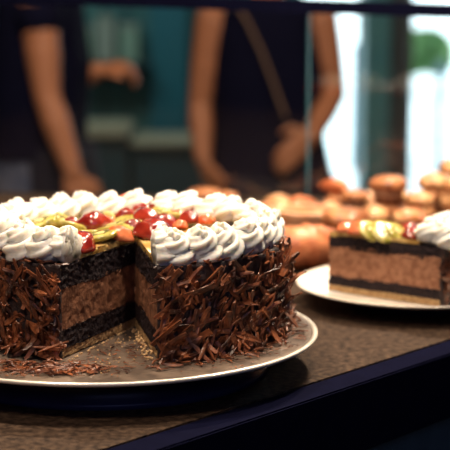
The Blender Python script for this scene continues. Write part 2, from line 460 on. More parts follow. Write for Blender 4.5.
# shavings on the wall : 100 large ones as parts, the rest one stuff part
def vis_deg(): 
    while True:
        d = random.choice((U(A0 + .3, 112), U(A0 + .3, 112), U(285, A1 - .3), U(112, 285)))
        if A0 + .3 < d < A1 - .3: return d
v, f = [], []
for i in range(1150):
    dg = vis_deg(); z = U(.001, CH - .006)
    wall_shaving(v, f, dg, CR + U(.0005, .003), z)
for i in range(90):           # along the two cut edges
    dg = U(A1 - 8, A1 - .6) if i % 2 else U(A0 + .6, A0 + 6); wall_shaving(v, f, dg, CR + U(.001, .003), U(.003, CH - .004), lift=U(-.2, .35), big=.8)
for i in range(230):          # skirt at the foot
    dg = vis_deg(); wall_shaving(v, f, dg, CR + U(.003, .0075), U(.001, .012), lift=U(-.8, .3), big=1.05)
for i in range(120):          # shavings over the rim of the top
    dg = vis_deg(); p = pol(CR - U(-.002, .006), dg, CH + U(-.003, .001))
    shaving(v, f, p, Vector((U(-1, 1), U(-1, 1), U(-.3, .5))), Vector((U(-.3, .3), U(-.3, .3), 1)), U(.007, .015), U(.002, .004), .0006, U(-1.3, 1.3), .2)
v = [Vector((p.x, p.y, max(p.z, .0006))) for p in v]
cs = obj('chocolate_shavings', (v, f), M['shave'], cake, smooth=False); cs['kind'] = 'stuff'
for i in range(100):
    v, f = [], []
    dg = U(A0 + 1, 98) if i < 66 else U(296, A1 - 1)
    wall_shaving(v, f, dg, CR + U(.003, .0055), U(.010, CH - .008), lift=U(-.1, .75), big=1.35)
    v = [Vector((p.x, p.y, max(p.z, .0006))) for p in v]
    obj('chocolate_shaving', (v, f), M['shave'], cake, smooth=False)

# =================================================================== PLATE + STAND
pc = Vector((-.0196, -.017, 0))
plate = thing('cake_plate', 'large round grey beige plate with a shiny pale rim under the whole cake', 'plate', (pc.x, pc.y, 0))
R0 = .168
obj('plate_top', lathe([(0, PZ - .0005), (R0 - .012, PZ - .0005), (R0 - .007, PZ + .0002), (R0 - .004, PZ + .0006), (R0 - .004, PZ - .002), (0, PZ - .004)], 160), M['plate'], plate)
rm = obj('plate_rim', lathe([(R0 - .004, PZ + .0006), (R0 - .0015, PZ + .0014), (R0, PZ + .0008), (R0, PZ - .0009), (R0 - .002, PZ - .0022), (R0 - .006, PZ - .0024), (R0 - .004, PZ - .001), (R0 - .004, PZ + .0006)], 160), M['rim'], plate)
obj('pedestal', lathe([(0, PZ - .004), (.128, PZ - .004), (.126, PZ - .008), (.120, .012), (.128, .004), (.130, 0), (0, 0)], 96), M['black'], plate)

# loose shavings on the plate
def loose(x, y, z0=PZ, big=1.0, label='thin curl of chocolate lying loose on the grey beige plate', grp='loose chocolate curls on the plate'):
    v, f = [], []
    a = U(0, 6.28)
    shaving(v, f, Vector((0, 0, 0)), Vector((math.cos(a), math.sin(a), U(-.12, .12))), Vector((U(-.6, .6), U(-.6, .6), 1)), U(.007, .015) * big, U(.0012, .003) * big, .0005, U(-1.2, 1.8), U(0, .3), .6)
    mz = min(p.z for p in v); v = [p - Vector((0, 0, mz)) for p in v]
    o = obj('chocolate_shaving', (v, f), M['shave'], smooth=False, loc=(x, y, z0 + .0004))
    return tag(o, label, 'chocolate shaving', grp)
cnt = 0
while cnt < 150:
    r = random.random()
    if r < .32: x, y = on(random.gauss(62, 9), random.gauss(371, 2.4), PZ).xy
    elif r < .42: x, y = on(random.gauss(92, 9), random.gauss(371, 2), PZ).xy
    elif r < .68: x, y = on(U(0, 50), U(363, 373), PZ).xy
    elif r < .74: x, y = on(U(150, 175), U(364, 373), PZ).xy
    else:
        q = pol(CR + U(.008, .024), U(15, 100)); x, y = q.xy
    if math.hypot(x - pc.x, y - pc.y) > R0 - .011: continue
    rr = math.hypot(x, y)
    if rr < CR + .004 and not (in_wedge(x, y, -4) and rr > .108): continue
    dx, dy = x - pc.x, y - pc.y
    loose(x, y, PZ + (.0012 if (r < .32 and R() < .5) else 0), U(.8, 1.1)); cnt += 1
v, f = [], []
bm = bmesh.new()
for i in range(230):
    k = R()
    if k < .35: p = ap.lerp(pol(.12, U(9.5, 12)), U(.1, 1)); p += Vector((U(-.004, .001), U(-.002, .002), 0))
    elif k < .6: p = ap.lerp(pol(.122, U(-19, -17.5)), U(.05, 1))
    elif k < .8: p = Vector((*on(U(20, 110), U(364, 374), PZ).xy, 0))
    else: p = ap.lerp(pol(.12, U(-16, 8)), U(.15, 1.1))
    s = U(.0004, .0014 if k < .35 else .0009); blob(bm, Vector((p.x, p.y, PZ + s * .7)), (s, s * U(.7, 1), s * .8), 6)
vv, ff = [], []
for i in range(900):
    k = R()
    if k < .45: x, y = on(random.gauss(50, 30), random.gauss(371, 3.2), PZ).xy
    elif k < .55: x, y = ap.lerp(pol(.13, U(-18, 11)), U(.5, 1.1)).xy
    else: q = pol(CR + random.expovariate(90) + .004, U(14, 105)); x, y = q.xy
    if math.hypot(x - pc.x, y - pc.y) > R0 - .008: continue
    if math.hypot(x, y) < CR + .002 and not in_wedge(x, y, -2): continue
    a = U(0, 6.28)
    shaving(vv, ff, Vector((x, y, PZ + U(.0004, .0012))), Vector((math.cos(a), math.sin(a), 0)), Vector((U(-.4, .4), U(-.4, .4), 1)), U(.0015, .006), U(.0005, .0014), .0003, U(-.8, .8), .1, .5, seg=2)
vv = [Vector((p.x, p.y, max(p.z, PZ + .0002))) for p in vv]
o = obj('chocolate_flecks', (vv, ff), M['shave'], smooth=False); o['kind'] = 'stuff'; tag(o, 'fine chocolate flecks dusted over the rim side of the grey beige plate', 'chocolate flecks')
o = obj('biscuit_crumbs', bm, M['crumb']); o['kind'] = 'stuff'; tag(o, 'pale biscuit crumbs scattered on the plate inside the missing wedge', 'crumbs')

# =================================================================== SLICE ON WHITE PLATE
sc_ = Vector((.258, .225, 0))
sp_ = thing('dessert_plate', 'white round porcelain plate holding the single cake slice', 'plate', sc_)
obj('plate_dish', lathe([(0, .0162), (.095, .0162), (.1035, .0164), (.108, .0186), (.1125, .0206), (.1145, .0210), (.1150, .0202), (.1135, .0190), (.100, .0150), (.084, .0125), (.070, .0115), (0, .0115)], 128), M['white'], sp_)
obj('foot_ring', lathe([(0, .0118), (.062, .0118), (.060, 0), (.0, 0)], 64), M['black'], sp_)
tip = Vector((.172, .201, .0168)); outc = Vector((.2665, .129, 0))
dvec = (outc - tip); dvec.z = 0; SR = dvec.length
ang_face = math.degrees(math.atan2(dvec.x, -dvec.y))      # direction in the pol() convention
slice_ = thing('cake_slice', 'single wedge of chocolate mousse cake with kiwi and cream on the white plate', 'cake slice', tip)
S0, S1 = ang_face, ang_face + 31
SH = .054
sz0 = lambda p: 0.0002
s1 = wavy(.006, .001, 70, 11); s2 = wavy(.0150, .0045, 75, 12); s3 = wavy(.0425, .005, 70, 13); s4 = wavy(.0535, .001, 60, 14)
PS = outline(SR, S0, S1, (0, 0), .0012, .0015)
obj('biscuit_crust', layer(PS, sz0, s1, .001, 350, .001, 21, .006), M['crust'], slice_)
obj('sponge_layer', layer(PS, s1, s2, .0012, 300, .001, 22, .01, .001), M['sponge'], slice_)
obj('mousse_filling', layer(PS, s2, s3, .0007, 230, .0012, 23, .027, .001), M['mousse2'], slice_)
obj('sponge_layer', layer(PS, s3, s4, .0012, 300, .001, 24, .011, .001), M['sponge'], slice_)
obj('chocolate_coating', coat_bm(SR, S0, S1, .001, SH - .001, seed=6), M['coating'], slice_)
PG2 = outline(SR * .80, S0 + 1, S1 - 1, (0.0, 0.0), .002, .003)
obj('fruit_glaze', layer(PG2, lambda p: .052, wavy(.0562, .001, 60, 15), .001, 150, .0015, 25, .005), M['jelly'], slice_)
dn = dvec.normalized()
def sl(t, w, z):          # t along, w degrees inside
    return pol(SR * t, S0 + w, z)
for (t, w, s, m) in [(.14, 12, 1.0, 1), (.24, 8, 1.25, 1), (.70, 8, 1.15, 0), (.62, 24, 1.2, 0)]:
    p = sl(t, w, .0585); berry(slice_, p.x, p.y, p.z, U(0, 6), s, M['berry_in'] if m else None)
for (t, w, s) in [(.36, 6, .75), (.48, 5, .78), (.56, 12, .7), (.42, 20, .8)]:
    p = sl(t, w, .0605); kiwi(slice_, p.x, p.y, p.z, (U(.25, .7), U(-.3, .1), U(0, 1)), s=s)
for (t, w, k, s) in [(.87, 6.0, 1, 1.2), (.90, 16, 2, 1.25), (.90, 26, 3, 1.25), (.98, 7, 0, 1.15)]:
    p = sl(t, w, .0525); o = bpy.data.objects.new('cream_rosette', ros_me[k]); C.objects.link(o); o.parent = slice_
    o.location = p; o.rotation_euler = (U(-.2, .2), U(-.2, .2), U(0, 6)); o.scale = (s,) * 3
v, f = [], []
for i in range(170):
    wall_shaving(v, f, U(S0 + 1, S1 - 1), SR + U(.001, .003), U(.004, SH - .004), lift=U(-.2, .4), big=.9)
v = [Vector((p.x, p.y, max(p.z, .0008))) for p in v]
o = obj('chocolate_shavings', (v, f), M['shave'], slice_, smooth=False); o['kind'] = 'stuff'

# =================================================================== COUNTER
E0 = Vector((.032, -.194, 0)); E1 = Vector((.262, .07, 0)); ed = (E1 - E0).normalized(); eo = Vector((ed.y, -ed.x, 0))
Q0 = E0 - ed * .60; Q1 = E0 + ed * 1.22
def prism(poly, z0, z1, bev=0):
    bm = bmesh.new(); lo = [bm.verts.new((p.x, p.y, z0)) for p in poly]; hi = [bm.verts.new((p.x, p.y, z1)) for p in poly]
    n = len(poly); bm.faces.new(hi); bm.faces.new(lo[::-1])
    for i in range(n): bm.faces.new((lo[i], lo[(i + 1) % n], hi[(i + 1) % n], hi[i]))
    bmesh.ops.recalc_face_normals(bm, faces=bm.faces)
    if bev: bmesh.ops.bevel(bm, geom=bm.edges[:], offset=bev, segments=2, affect='EDGES')
    return bm
B1 = Vector((Q1.x, .90, 0)); B0 = Vector((-1.0, 1.09, 0)); L0 = Vector((-1.0, Q0.y, 0))
counter = thing('display_counter', 'brown stone counter with a navy metal edge rail carrying the cakes', 'counter', (0, 0, -1.15))
def cpart(name, bm, m):
    o = obj(name, bm, m, counter, smooth=False); o.location = (0, 0, 1.15); return o
cpart('worktop', prism([L0, Q0, Q1, B1, B0], -.03, 0), M['stone'])
cpart('edge_rail', prism([Q0 + eo * .001, Q0 + eo * .028, Q1 + eo * .028, Q1 + eo * .001], -.056, -.0005, .0012), M['rail'])
cpart('front_panel', prism([Q0 - eo * .01, Q0 + eo * .012, Q1 + eo * .012, Q1 - eo * .01], -1.15, -.057), M['panel'])
cpart('cabinet_body', prism([L0 + Vector((.02, .02, 0)), Q0 - eo * .03, Q1 - eo * .03, B1 + Vector((-.02, -.02, 0)), B0 + Vector((.02, -.02, 0))], -1.15, -.031), M['cabinet'])

# back glass and bar of the display
def gp(px, d, z):
    return Vector((CX + (px - 225) / F * d, CY + d, z))
GL = gp(-60, 2.17, 0); GR = gp(560, 1.99, 0)
gd = (GR - GL); glen = gd.length; ga = math.atan2(gd.y, gd.x)
screen = thing('display_screen', 'low glass screen with dark top bar standing behind the pastries', 'glass screen', GL, ga)
def gdist(px):   # distance along the screen line for an image column
    best = 0
    for i in range(400):
        p = GL + gd * i / 400
        if 225 + F * (p.x - CX) / (p.y - CY) < px: best = glen * i / 400
    return best
zl0, zl1 = .280, .2525
split = gdist(310)
for (a_, b_) in ((0.0, split - .0015), (split + .0015, glen)):
    z_a = zl0 + (zl1 - zl0) * a_ / glen; z_b = zl0 + (zl1 - zl0) * b_ / glen
    bm = bmesh.new(); vs = []
    for (x, zt_) in ((a_, z_a), (b_, z_b)):
        for y in (-.003, .003):
            for z in (0.001, zt_): vs.append(bm.verts.new((x, y, z)))
    for q in ((0, 1, 5, 4), (2, 6, 7, 3), (0, 4, 6, 2), (1, 3, 7, 5), (0, 2, 3, 1), (4, 5, 7, 6)): bm.faces.new([vs[i] for i in q])
    bmesh.ops.recalc_face_normals(bm, faces=bm.faces)
    obj('glass_pane', bm, M['glass'], screen, smooth=False)
obj('pane_edge', nbox(split - .0008, split + .0008, -.0032, .0032, .001, zl0 + (zl1 - zl0) * split / glen), M['glass_edge'], screen, smooth=False)
bm = bmesh.new(); vs = []
for (x, z) in ((-.02, zl0), (glen + .02, zl1)):
    for y in (-.012, .012):
        for dz in (0, .0185): vs.append(bm.verts.new((x, y, z + dz)))
for q in ((0, 1, 5, 4), (2, 6, 7, 3), (0, 4, 6, 2), (1, 3, 7, 5), (0, 2, 3, 1), (4, 5, 7, 6)): bm.faces.new([vs[i] for i in q])
bmesh.ops.recalc_face_normals(bm, faces=bm.faces)
obj('top_bar', bm, M['rail'], screen, smooth=False)

# =================================================================== PASTRIES
def bun_root(kind):
    t = thing(kind, 'pastry', 'pastry')
    return t
def dome(r, h, ripple=0, seed=0, sc_=0):
    prof = [(0, 0), (r * .8, 0), (r * .97, h * .18), (r, h * .38), (r * .9, h * .68), (r * .62, h * .9), (r * .3, h * .985), (0, h)]
    return lathe(prof, 32, lambda rr, z, a: rr * (1 + ripple * math.sin(5 * a + z * 60)))
protos = {}
t = thing('glazed_bun', 'x', 'bun'); obj('bun_crust', dome(.032, .03, .03), M['bun'], t)
bm = bmesh.new(); blob(bm, Vector((0, 0, .0285)), (.012, .012, .004), 12); obj('topping', bm, M['dough'], t); protos['glazed_bun'] = t
t = thing('muffin', 'x', 'muffin'); obj('paper_case', lathe([(0, 0), (.022, 0), (.028, .026), (.0, .026)], 48, lambda rr, z, a: rr * (1 + .04 * math.sin(24 * a))), M['paper'], t)
mt = dome(.033, .022, .04)
for q in mt.verts: q.co.z += .024; q.co += Vector((0, 0, .003)) * N3(q.co, 60)
obj('muffin_top', mt, M['bun2'], t); protos['muffin'] = t
t = thing('croissant', 'x', 'croissant')
v, f = [], []; pts = []; rads = []
for i in range(41):
    s = i / 40; a = (s - .5) * 2.3
    pts.append(Vector((.045 * math.sin(a), .030 * (1 - math.cos(a)) - .008, .016)))
    g = (1 - abs(2 * s - 1) ** 1.7)
    rads.append((.004 + .0155 * g) * (1 + .10 * (1 - abs(((s * 7) % 1) * 2 - 1))))
sweep(v, f, pts, rads, n=20)
mz = min(p.z for p in v); v = [p - Vector((0, 0, mz)) for p in v]
obj('croissant_roll', (v, f), M['crois'], t); protos['croissant'] = t
t = thing('danish_pastry', 'x', 'danish'); v, f = [], []; pts = []; rads = []
for i in range(60):
    s = i / 59; a = s * 2 * PI * 2.2; r = .010 + .022 * s
    pts.append(Vector((r * math.cos(a), r * math.sin(a), .010))); rads.append(.0078 * (1 if s < .95 else .7))
sweep(v, f, pts, rads, n=14, flat=1.1)
mz = min(p.z for p in v); v = [p - Vector((0, 0, mz)) for p in v]
obj('dough_spiral', (v, f), M['bun'], t); bm = bmesh.new(); blob(bm, Vector((0, 0, .014)), (.012, .012, .007), 16); obj('icing', bm, M['icing'], t); protos['danish_pastry'] = t
t = thing('fruit_tart', 'x', 'tart')
obj('tart_shell', lathe([(0, 0), (.030, 0), (.040, .024), (.041, .026), (.0385, .027), (.036, .0235), (0, .0225)], 60, lambda rr, z, a: rr * (1 + .025 * math.sin(20 * a) * (z > .005))), M['dough'], t)
obj('filling', lathe([(0, .0226), (.036, .0226), (.030, .027), (0, .030)], 40), M['crois'], t); protos['fruit_tart'] = t

def is_free(placed, x, y, r):
    return all(math.hypot(x - a, y - b) > (r + c) * .98 for a, b, c in placed)
RAD = {'glazed_bun': .034, 'muffin': .034, 'croissant': .040, 'danish_pastry': .041, 'fruit_tart': .042}
HT = {'glazed_bun': .030, 'muffin': .046, 'croissant': .036, 'danish_pastry': .021, 'fruit_tart': .029}
NM = {'glazed_bun': 'golden round glazed bun', 'muffin': 'domed brown muffin', 'croissant': 'orange brown croissant', 'danish_pastry': 'golden coiled pastry with pink icing', 'fruit_tart': 'round tart with a pale crust and orange filling'}
CAT = {'glazed_bun': 'bun', 'muffin': 'muffin', 'croissant': 'croissant', 'danish_pastry': 'danish', 'fruit_tart': 'tart'}
used = set()
def pastry(kind, x, y, z, rz, label, group=None, s=1.0):
    if kind not in used:
        used.add(kind); o = protos[kind]; o.location = (x, y, z); o.rotation_euler = (0, 0, rz); o.scale = (s,) * 3
        o['label'] = label
        if group: o['group'] = group
    else:
        o = dup(protos[kind], (x, y, z), (0, 0, rz), label, group, s)
        if group is None and 'group' in o: del o['group']
    o['category'] = CAT[kind]
    return o
placed = []
# the three nearest, seen on their own between the cake and the slice
def near(kind, px, py, z, rz, label, s=1.0):
    p = on(px, py, z); pastry(kind, p.x, p.y, z, rz, label, None, s); placed.append((p.x, p.y, RAD[kind] * s * .95)); return p
near('croissant', 303, 268, 0, .5, 'large orange croissant just right of the whole cake', 1.15)
near('fruit_tart', 309, 231, 0, .2, 'pale rimmed tart behind the orange croissant', 1.05)
near('muffin', 345, 243, 0, 0, 'brown muffin directly behind the tip of the cake slice', .9)
# crowd behind
def line_y(x):           # y of the glass screen at x
    return GL.y + (x - GL.x) / gd.x * gd.y
kinds = ['glazed_bun', 'glazed_bun', 'croissant', 'danish_pastry', 'muffin', 'muffin', 'croissant', 'fruit_tart']
tries = 0
low = []
while tries < 14000 and len(low) < 230:
    tries += 1
    y = U(.40, .96); d = y - CY; px = U(200 if y > .78 else 262, 500); x = CX + (px - 225) / F * d
    k = random.choice(kinds); ps = U(.5, .76); r = RAD[k] * ps
    if y > line_y(x) - r - .02: continue
    if math.hypot(x - sc_.x, y - sc_.y) < .115 + r + .005: continue
    if math.hypot(x - pc.x, y - pc.y) < R0 + r: continue
    if not is_free(placed, x, y, r): continue
    placed.append((x, y, r)); low.append((k, x, y, ps))
for (k, x, y, ps) in low:
    row = 'in the nearer rows' if y < .62 else ('in the middle rows' if y < .8 else 'in the back rows')
    pastry(k, x, y, 0, U(0, 6.28), NM[k] + ' on the counter ' + row, NM[k] + 's ' + row, ps)
# second tier resting on neighbours
top_t = []
for (k, x, y, ps) in low:
    d = y - CY; px = 225 + F * (x - CX) / d
    if k in ('glazed_bun', 'muffin', 'fruit_tart', 'danish_pastry') and y > .55 and px > (300 if y > .8 else 335) and R() < .97:
        k2 = random.choice(('glazed_bun', 'croissant', 'muffin'))
        pastry(k2, x + U(-.004, .004), y, HT[k] * ps * .97, U(0, 6.28), NM[k2] + ' stacked on top of another pastry', NM[k2] + 's stacked on other pastries', ps)
        if px > 392 and y > .62 and R() < .85:
            pastry('glazed_bun', x, y, HT[k] * ps * .97 + HT[k2] * ps * .97, 0, 'golden round glazed bun at the top of a tall pile on the right', 'golden buns topping the tall piles', ps)
for k in list(protos):
    if k not in used:
        for ch in list(protos[k].children): bpy.data.objects.remove(ch)
        bpy.data.objects.remove(protos[k])

# =================================================================== PEOPLE
def capsule_chain(bm, pts, rads, n=18, flat=None):
    for i in range(len(pts) - 1):
        a, b = Vector(pts[i]), Vector(pts[i + 1]); ra, rb = rads[i], rads[i + 1]
        L = (b - a).length
        k = max(2, int(L / min(ra, rb) * 1.6))
        for j in range(k + 1):
            t = j / k; r = ra * (1 - t) + rb * t
            sx = (r, r, r)
            blob(bm, a.lerp(b, t), sx, 12)
def torso_chain(bm, secs):
    """secs: (center, half width vector, half depth) lofted solid"""
    n = 28; V = []
    rows = []
    for (c, w, dpt) in secs:
        c = Vector(c); w = Vector(w); dv = w.cross(Vector((0, 0, 1))).normalized() * dpt
        rows.append([bm.verts.new(c + w * math.copysign(abs(math.cos(2 * PI * k / n)) ** .85, math.cos(2 * PI * k / n)) + dv * math.sin(2 * PI * k / n)) for k in range(n)])
    for i in range(len(rows) - 1):
        for k in range(n):
            bm.faces.new((rows[i][k], rows[i][(k + 1) % n], rows[i + 1][(k + 1) % n], rows[i + 1][k]))
    bm.faces.new(rows[0][::-1]); bm.faces.new(rows[-1])
def remesh(name, bm, m, parent, vox=.007, smooth=4):
    bmesh.ops.recalc_face_normals(bm, faces=bm.faces)
    me = bpy.data.meshes.new(name); bm.to_mesh(me); bm.free()
    o = bpy.data.objects.new(name, me); C.objects.link(o)
    md = o.modifiers.new('r', 'REMESH'); md.mode = 'VOXEL'; md.voxel_size = vox; md.use_smooth_shade = True
    s = o.modifiers.new('s', 'SMOOTH'); s.iterations = smooth; s.factor = .5
    bpy.context.view_layer.update()
    dg = bpy.context.evaluated_depsgraph_get()
    me2 = bpy.data.meshes.new_from_object(o.evaluated_get(dg)); me2.name = name
    o.modifiers.clear(); o.data = me2; me2.materials.clear(); me2.materials.append(m)
    me2.polygons.foreach_set('use_smooth', [True] * len(me2.polygons))
    # shift into the parent's frame
    o.parent = parent
    for q in me2.vertices: q.co -= parent.location
    return o
def hand(bm, wrist, dirv, palm_n, side, curl=.35, s=1.0):
    """dirv: along the hand, palm_n: palm normal, side: toward the thumb"""
    d = dirv.normalized(); n = palm_n.normalized(); sd = side.normalized()
    pc_ = wrist + d * .045 * s
    rot = Matrix((sd, d, n)).transposed()
    g = bmesh.ops.create_uvsphere(bm, u_segments=16, v_segments=10, radius=1)['verts']
    bmesh.ops.transform(bm, matrix=Matrix.Translation(pc_) @ rot.to_4x4() @ Matrix.Diagonal((.040 * s, .052 * s, .016 * s, 1)), verts=g)
    for k, (off, L) in enumerate(((.029, .068), (.010, .078), (-.010, .072), (-.029, .056))):
        b = wrist + d * .080 * s + sd * off * s; cur = 0; pts = [wrist + d * .05 * s + sd * off * .8 * s, b]; q = b
        for seg in (.45, .32, .23):
            cur += curl; q = q + (d * math.cos(cur) + n * math.sin(cur)) * L * seg * s; pts.append(q)
        capsule_chain(bm, pts, [.010 * s, .0095 * s, .009 * s, .0082 * s, .0075 * s])
    t0 = wrist + d * .025 * s + sd * .028 * s
    capsule_chain(bm, [t0, t0 + (d * .6 + sd * .8).normalized() * .030 * s, t0 + (d * .6 + sd * .8).normalized() * .03 * s + (d * .9 + sd * .3 + n * .4).normalized() * .035 * s], [.013 * s, .011 * s, .009 * s])
def head(bm, c, fwd, s=1.0):
    f_ = fwd.normalized(); r_ = f_.cross(Vector((0, 0, 1))).normalized(); u_ = Vector((0, 0, 1))
    rot = Matrix((r_, f_, u_)).transposed().to_4x4()
    def add(p, r):
        g = bmesh.ops.create_uvsphere(bm, u_segments=20, v_segments=14, radius=1)['verts']
        bmesh.ops.transform(bm, matrix=Matrix.Translation(c) @ rot @ Matrix.Translation(Vector(p) * s) @ Matrix.Diagonal((r[0] * s, r[1] * s, r[2] * s, 1)), verts=g)
    add((0, -.01, .025), (.074, .092, .088)); add((0, .018, -.035), (.056, .066, .075)); add((0, .05, -.085), (.026, .028, .022))
    add((0, .094, -.012), (.011, .018, .022)); add((0, .085, .006), (.008, .014, .024))
    add((0, .080, -.052), (.024, .010, .006)); add((0, .079, -.061), (.020, .010, .006))
    for q in (-1, 1):
        add((q * .074, -.005, -.01), (.010, .020, .032)); add((q * .030, .072, .030), (.024, .014, .006)); add((q * .040, .055, -.015), (.024, .026, .022))
def person(name, label, root_xy, build):
    t = thing(name, label, 'person', (root_xy[0], root_xy[1], -1.15)); build(t); return t
FZ = -1.15
def eyes(t, c, fwd):
    f_ = fwd.normalized(); r_ = f_.cross(Vector((0, 0, 1))).normalized()
    for q in (-1, 1):
        bm = bmesh.new(); blob(bm, c + r_ * q * .030 + f_ * .076 + Vector((0, 0, .008)) - t.location, (.011, .011, .007), 12)
        obj('eye', bm, M['eye'], t)
M['eye'] = mat('eye', (0.05, 0.03, 0.02), 0.1)

def person_front(t):
    Y = t.location.y; x0 = t.location.x
    Y0 = Y
    P_ = lambda px, py, dy=0: at(px, py, Y0 + dy)
    cx = x0; zsh = P_(225, 15).z; W = .150
    shL, shR = P_(212, 22), P_(322, 23)
    mid = (shL + shR) / 2
    cx = mid.x; half = (shR - shL).length / 2
    hipz = FZ + .86; wz = FZ + 1.02
    # body
    bm = bmesh.new()
    torso_chain(bm, [((cx, Y, hipz - .07), (.150, 0, 0), .095), ((cx, Y, hipz + .03), (.160, 0, 0), .100), ((cx, Y, wz), (.125, 0, 0), .085), ((cx, Y, wz + .18), (.140, 0, 0), .095), ((cx, Y, zsh - .03), (half - .01, 0, 0), .085), ((cx, Y, zsh + .035), (.07, 0, 0), .06)])
    capsule_chain(bm, [(cx, Y, zsh), (cx, Y - .01, zsh + .11)], [.055, .05])
    hc = Vector((cx, Y - .02, zsh + .215)); head(bm, hc, Vector((0, -1, -.15)))
    eL, wL = P_(200, 104), P_(203, 158, -.06); hL = P_(214, 190, -.08)
    capsule_chain(bm, [shL, shL.lerp(eL, .5), eL, eL.lerp(wL, .35), wL], [.050, .045, .036, .038, .026])
    hand(bm, wL, hL - wL, Vector((.6, .8, 0)), Vector((.6, -.8, 0)), .3)
    eR, wR = P_(334, 94), P_(311, 137, -.14)
    capsule_chain(bm, [shR, shR.lerp(eR, .5), eR, eR.lerp(wR, .35), wR], [.050, .046, .037, .038, .027])
    hand(bm, wR, P_(292, 152, -.17) - wR, Vector((0, .9, -.4)), Vector((-.3, 0, .9)), .45)
    for s in (-1, 1):
        h = Vector((cx + s * .085, Y, hipz - .05)); k = Vector((cx + s * .09, Y - .02, FZ + .48)); an = Vector((cx + s * .095, Y, FZ + .09))
        capsule_chain(bm, [h, k, an], [.085, .055, .038]); capsule_chain(bm, [an + Vector((0, 0, -.05)), an + Vector((0, -.15, -.06))], [.036, .030])
    remesh('body', bm, M['skin'], t, .008, 3)
    # sleeveless top
    bm = bmesh.new()
    torso_chain(bm, [((cx + .01, Y, hipz - .04), (.188, 0, 0), .118), ((cx + .01, Y, hipz + .05), (.182, 0, 0), .114), ((cx + .008, Y, wz), (.160, 0, 0), .102), ((cx + .005, Y, wz + .18), (.160, 0, 0), .108), ((cx, Y, zsh - .06), (half - .008, 0, 0), .104), ((cx, Y, zsh + .0), (half - .018, 0, 0), .088), ((cx, Y, zsh + .035), (.075, 0, 0), .062)])
    remesh('tank_top', bm, M['tank'], t, .01, 3)
    bm = bmesh.new()
    torso_chain(bm, [((cx + .01, Y, FZ + .50), (.205, 0, 0), .135), ((cx + .01, Y, hipz - .1), (.200, 0, 0), .130), ((cx + .01, Y, hipz + .06), (.187, 0, 0), .121)])
    remesh('apron', bm, M['apron'], t, .01, 3)
    bm = bmesh.new()
    for s in (-1, 1):
        capsule_chain(bm, [(cx + s * .085, Y, hipz - .06), (cx + s * .09, Y - .02, FZ + .48), (cx + s * .095, Y, FZ + .10)], [.094, .066, .052])
    remesh('trousers', bm, M['tee'], t, .011, 3)
    for s in (-1, 1):
        bm = bmesh.new(); capsule_chain(bm, [(cx + s * .095, Y + .03, FZ + .045), (cx + s * .097, Y - .06, FZ + .045), (cx + s * .1, Y - .17, FZ + .038)], [.044, .044, .036])
        remesh('shoe', bm, M['shoe'], t, .009, 2)
    bm = bmesh.new(); blob(bm, hc + Vector((0, .022, .040)), (.084, .092, .088), 20); capsule_chain(bm, [hc + Vector((0, .07, .02)), hc + Vector((0, .09, -.10))], [.06, .035])
    remesh('hair', bm, M['hair'], t, .009, 2)
    eyes(t, hc, Vector((0, -1, -.15)))
    # diagonal strap across the chest, made as a flat band
    v, f = [], []; pts = []
    for (px, py, dy) in ((236, 3, -.075), (248, 22, -.105), (262, 52, -.122), (274, 84, -.125), (286, 118, -.135)): pts.append(P_(px, py, dy) - t.location)
    pp = []
    for i in range(len(pts) - 1):
        for k in range(5): pp.append(pts[i].lerp(pts[i + 1], k / 5))
    pp.append(pts[-1])
    sweep(v, f, pp, [.008] * len(pp), n=10, flat=.45)
    obj('shoulder_strap', (v, f), M['strap'], t)
    return t
p2 = at(266, 26, 3.1)
person('person', 'person in a navy sleeveless top with a tan diagonal strap, facing the counter', (p2.x, 3.1), person_front)

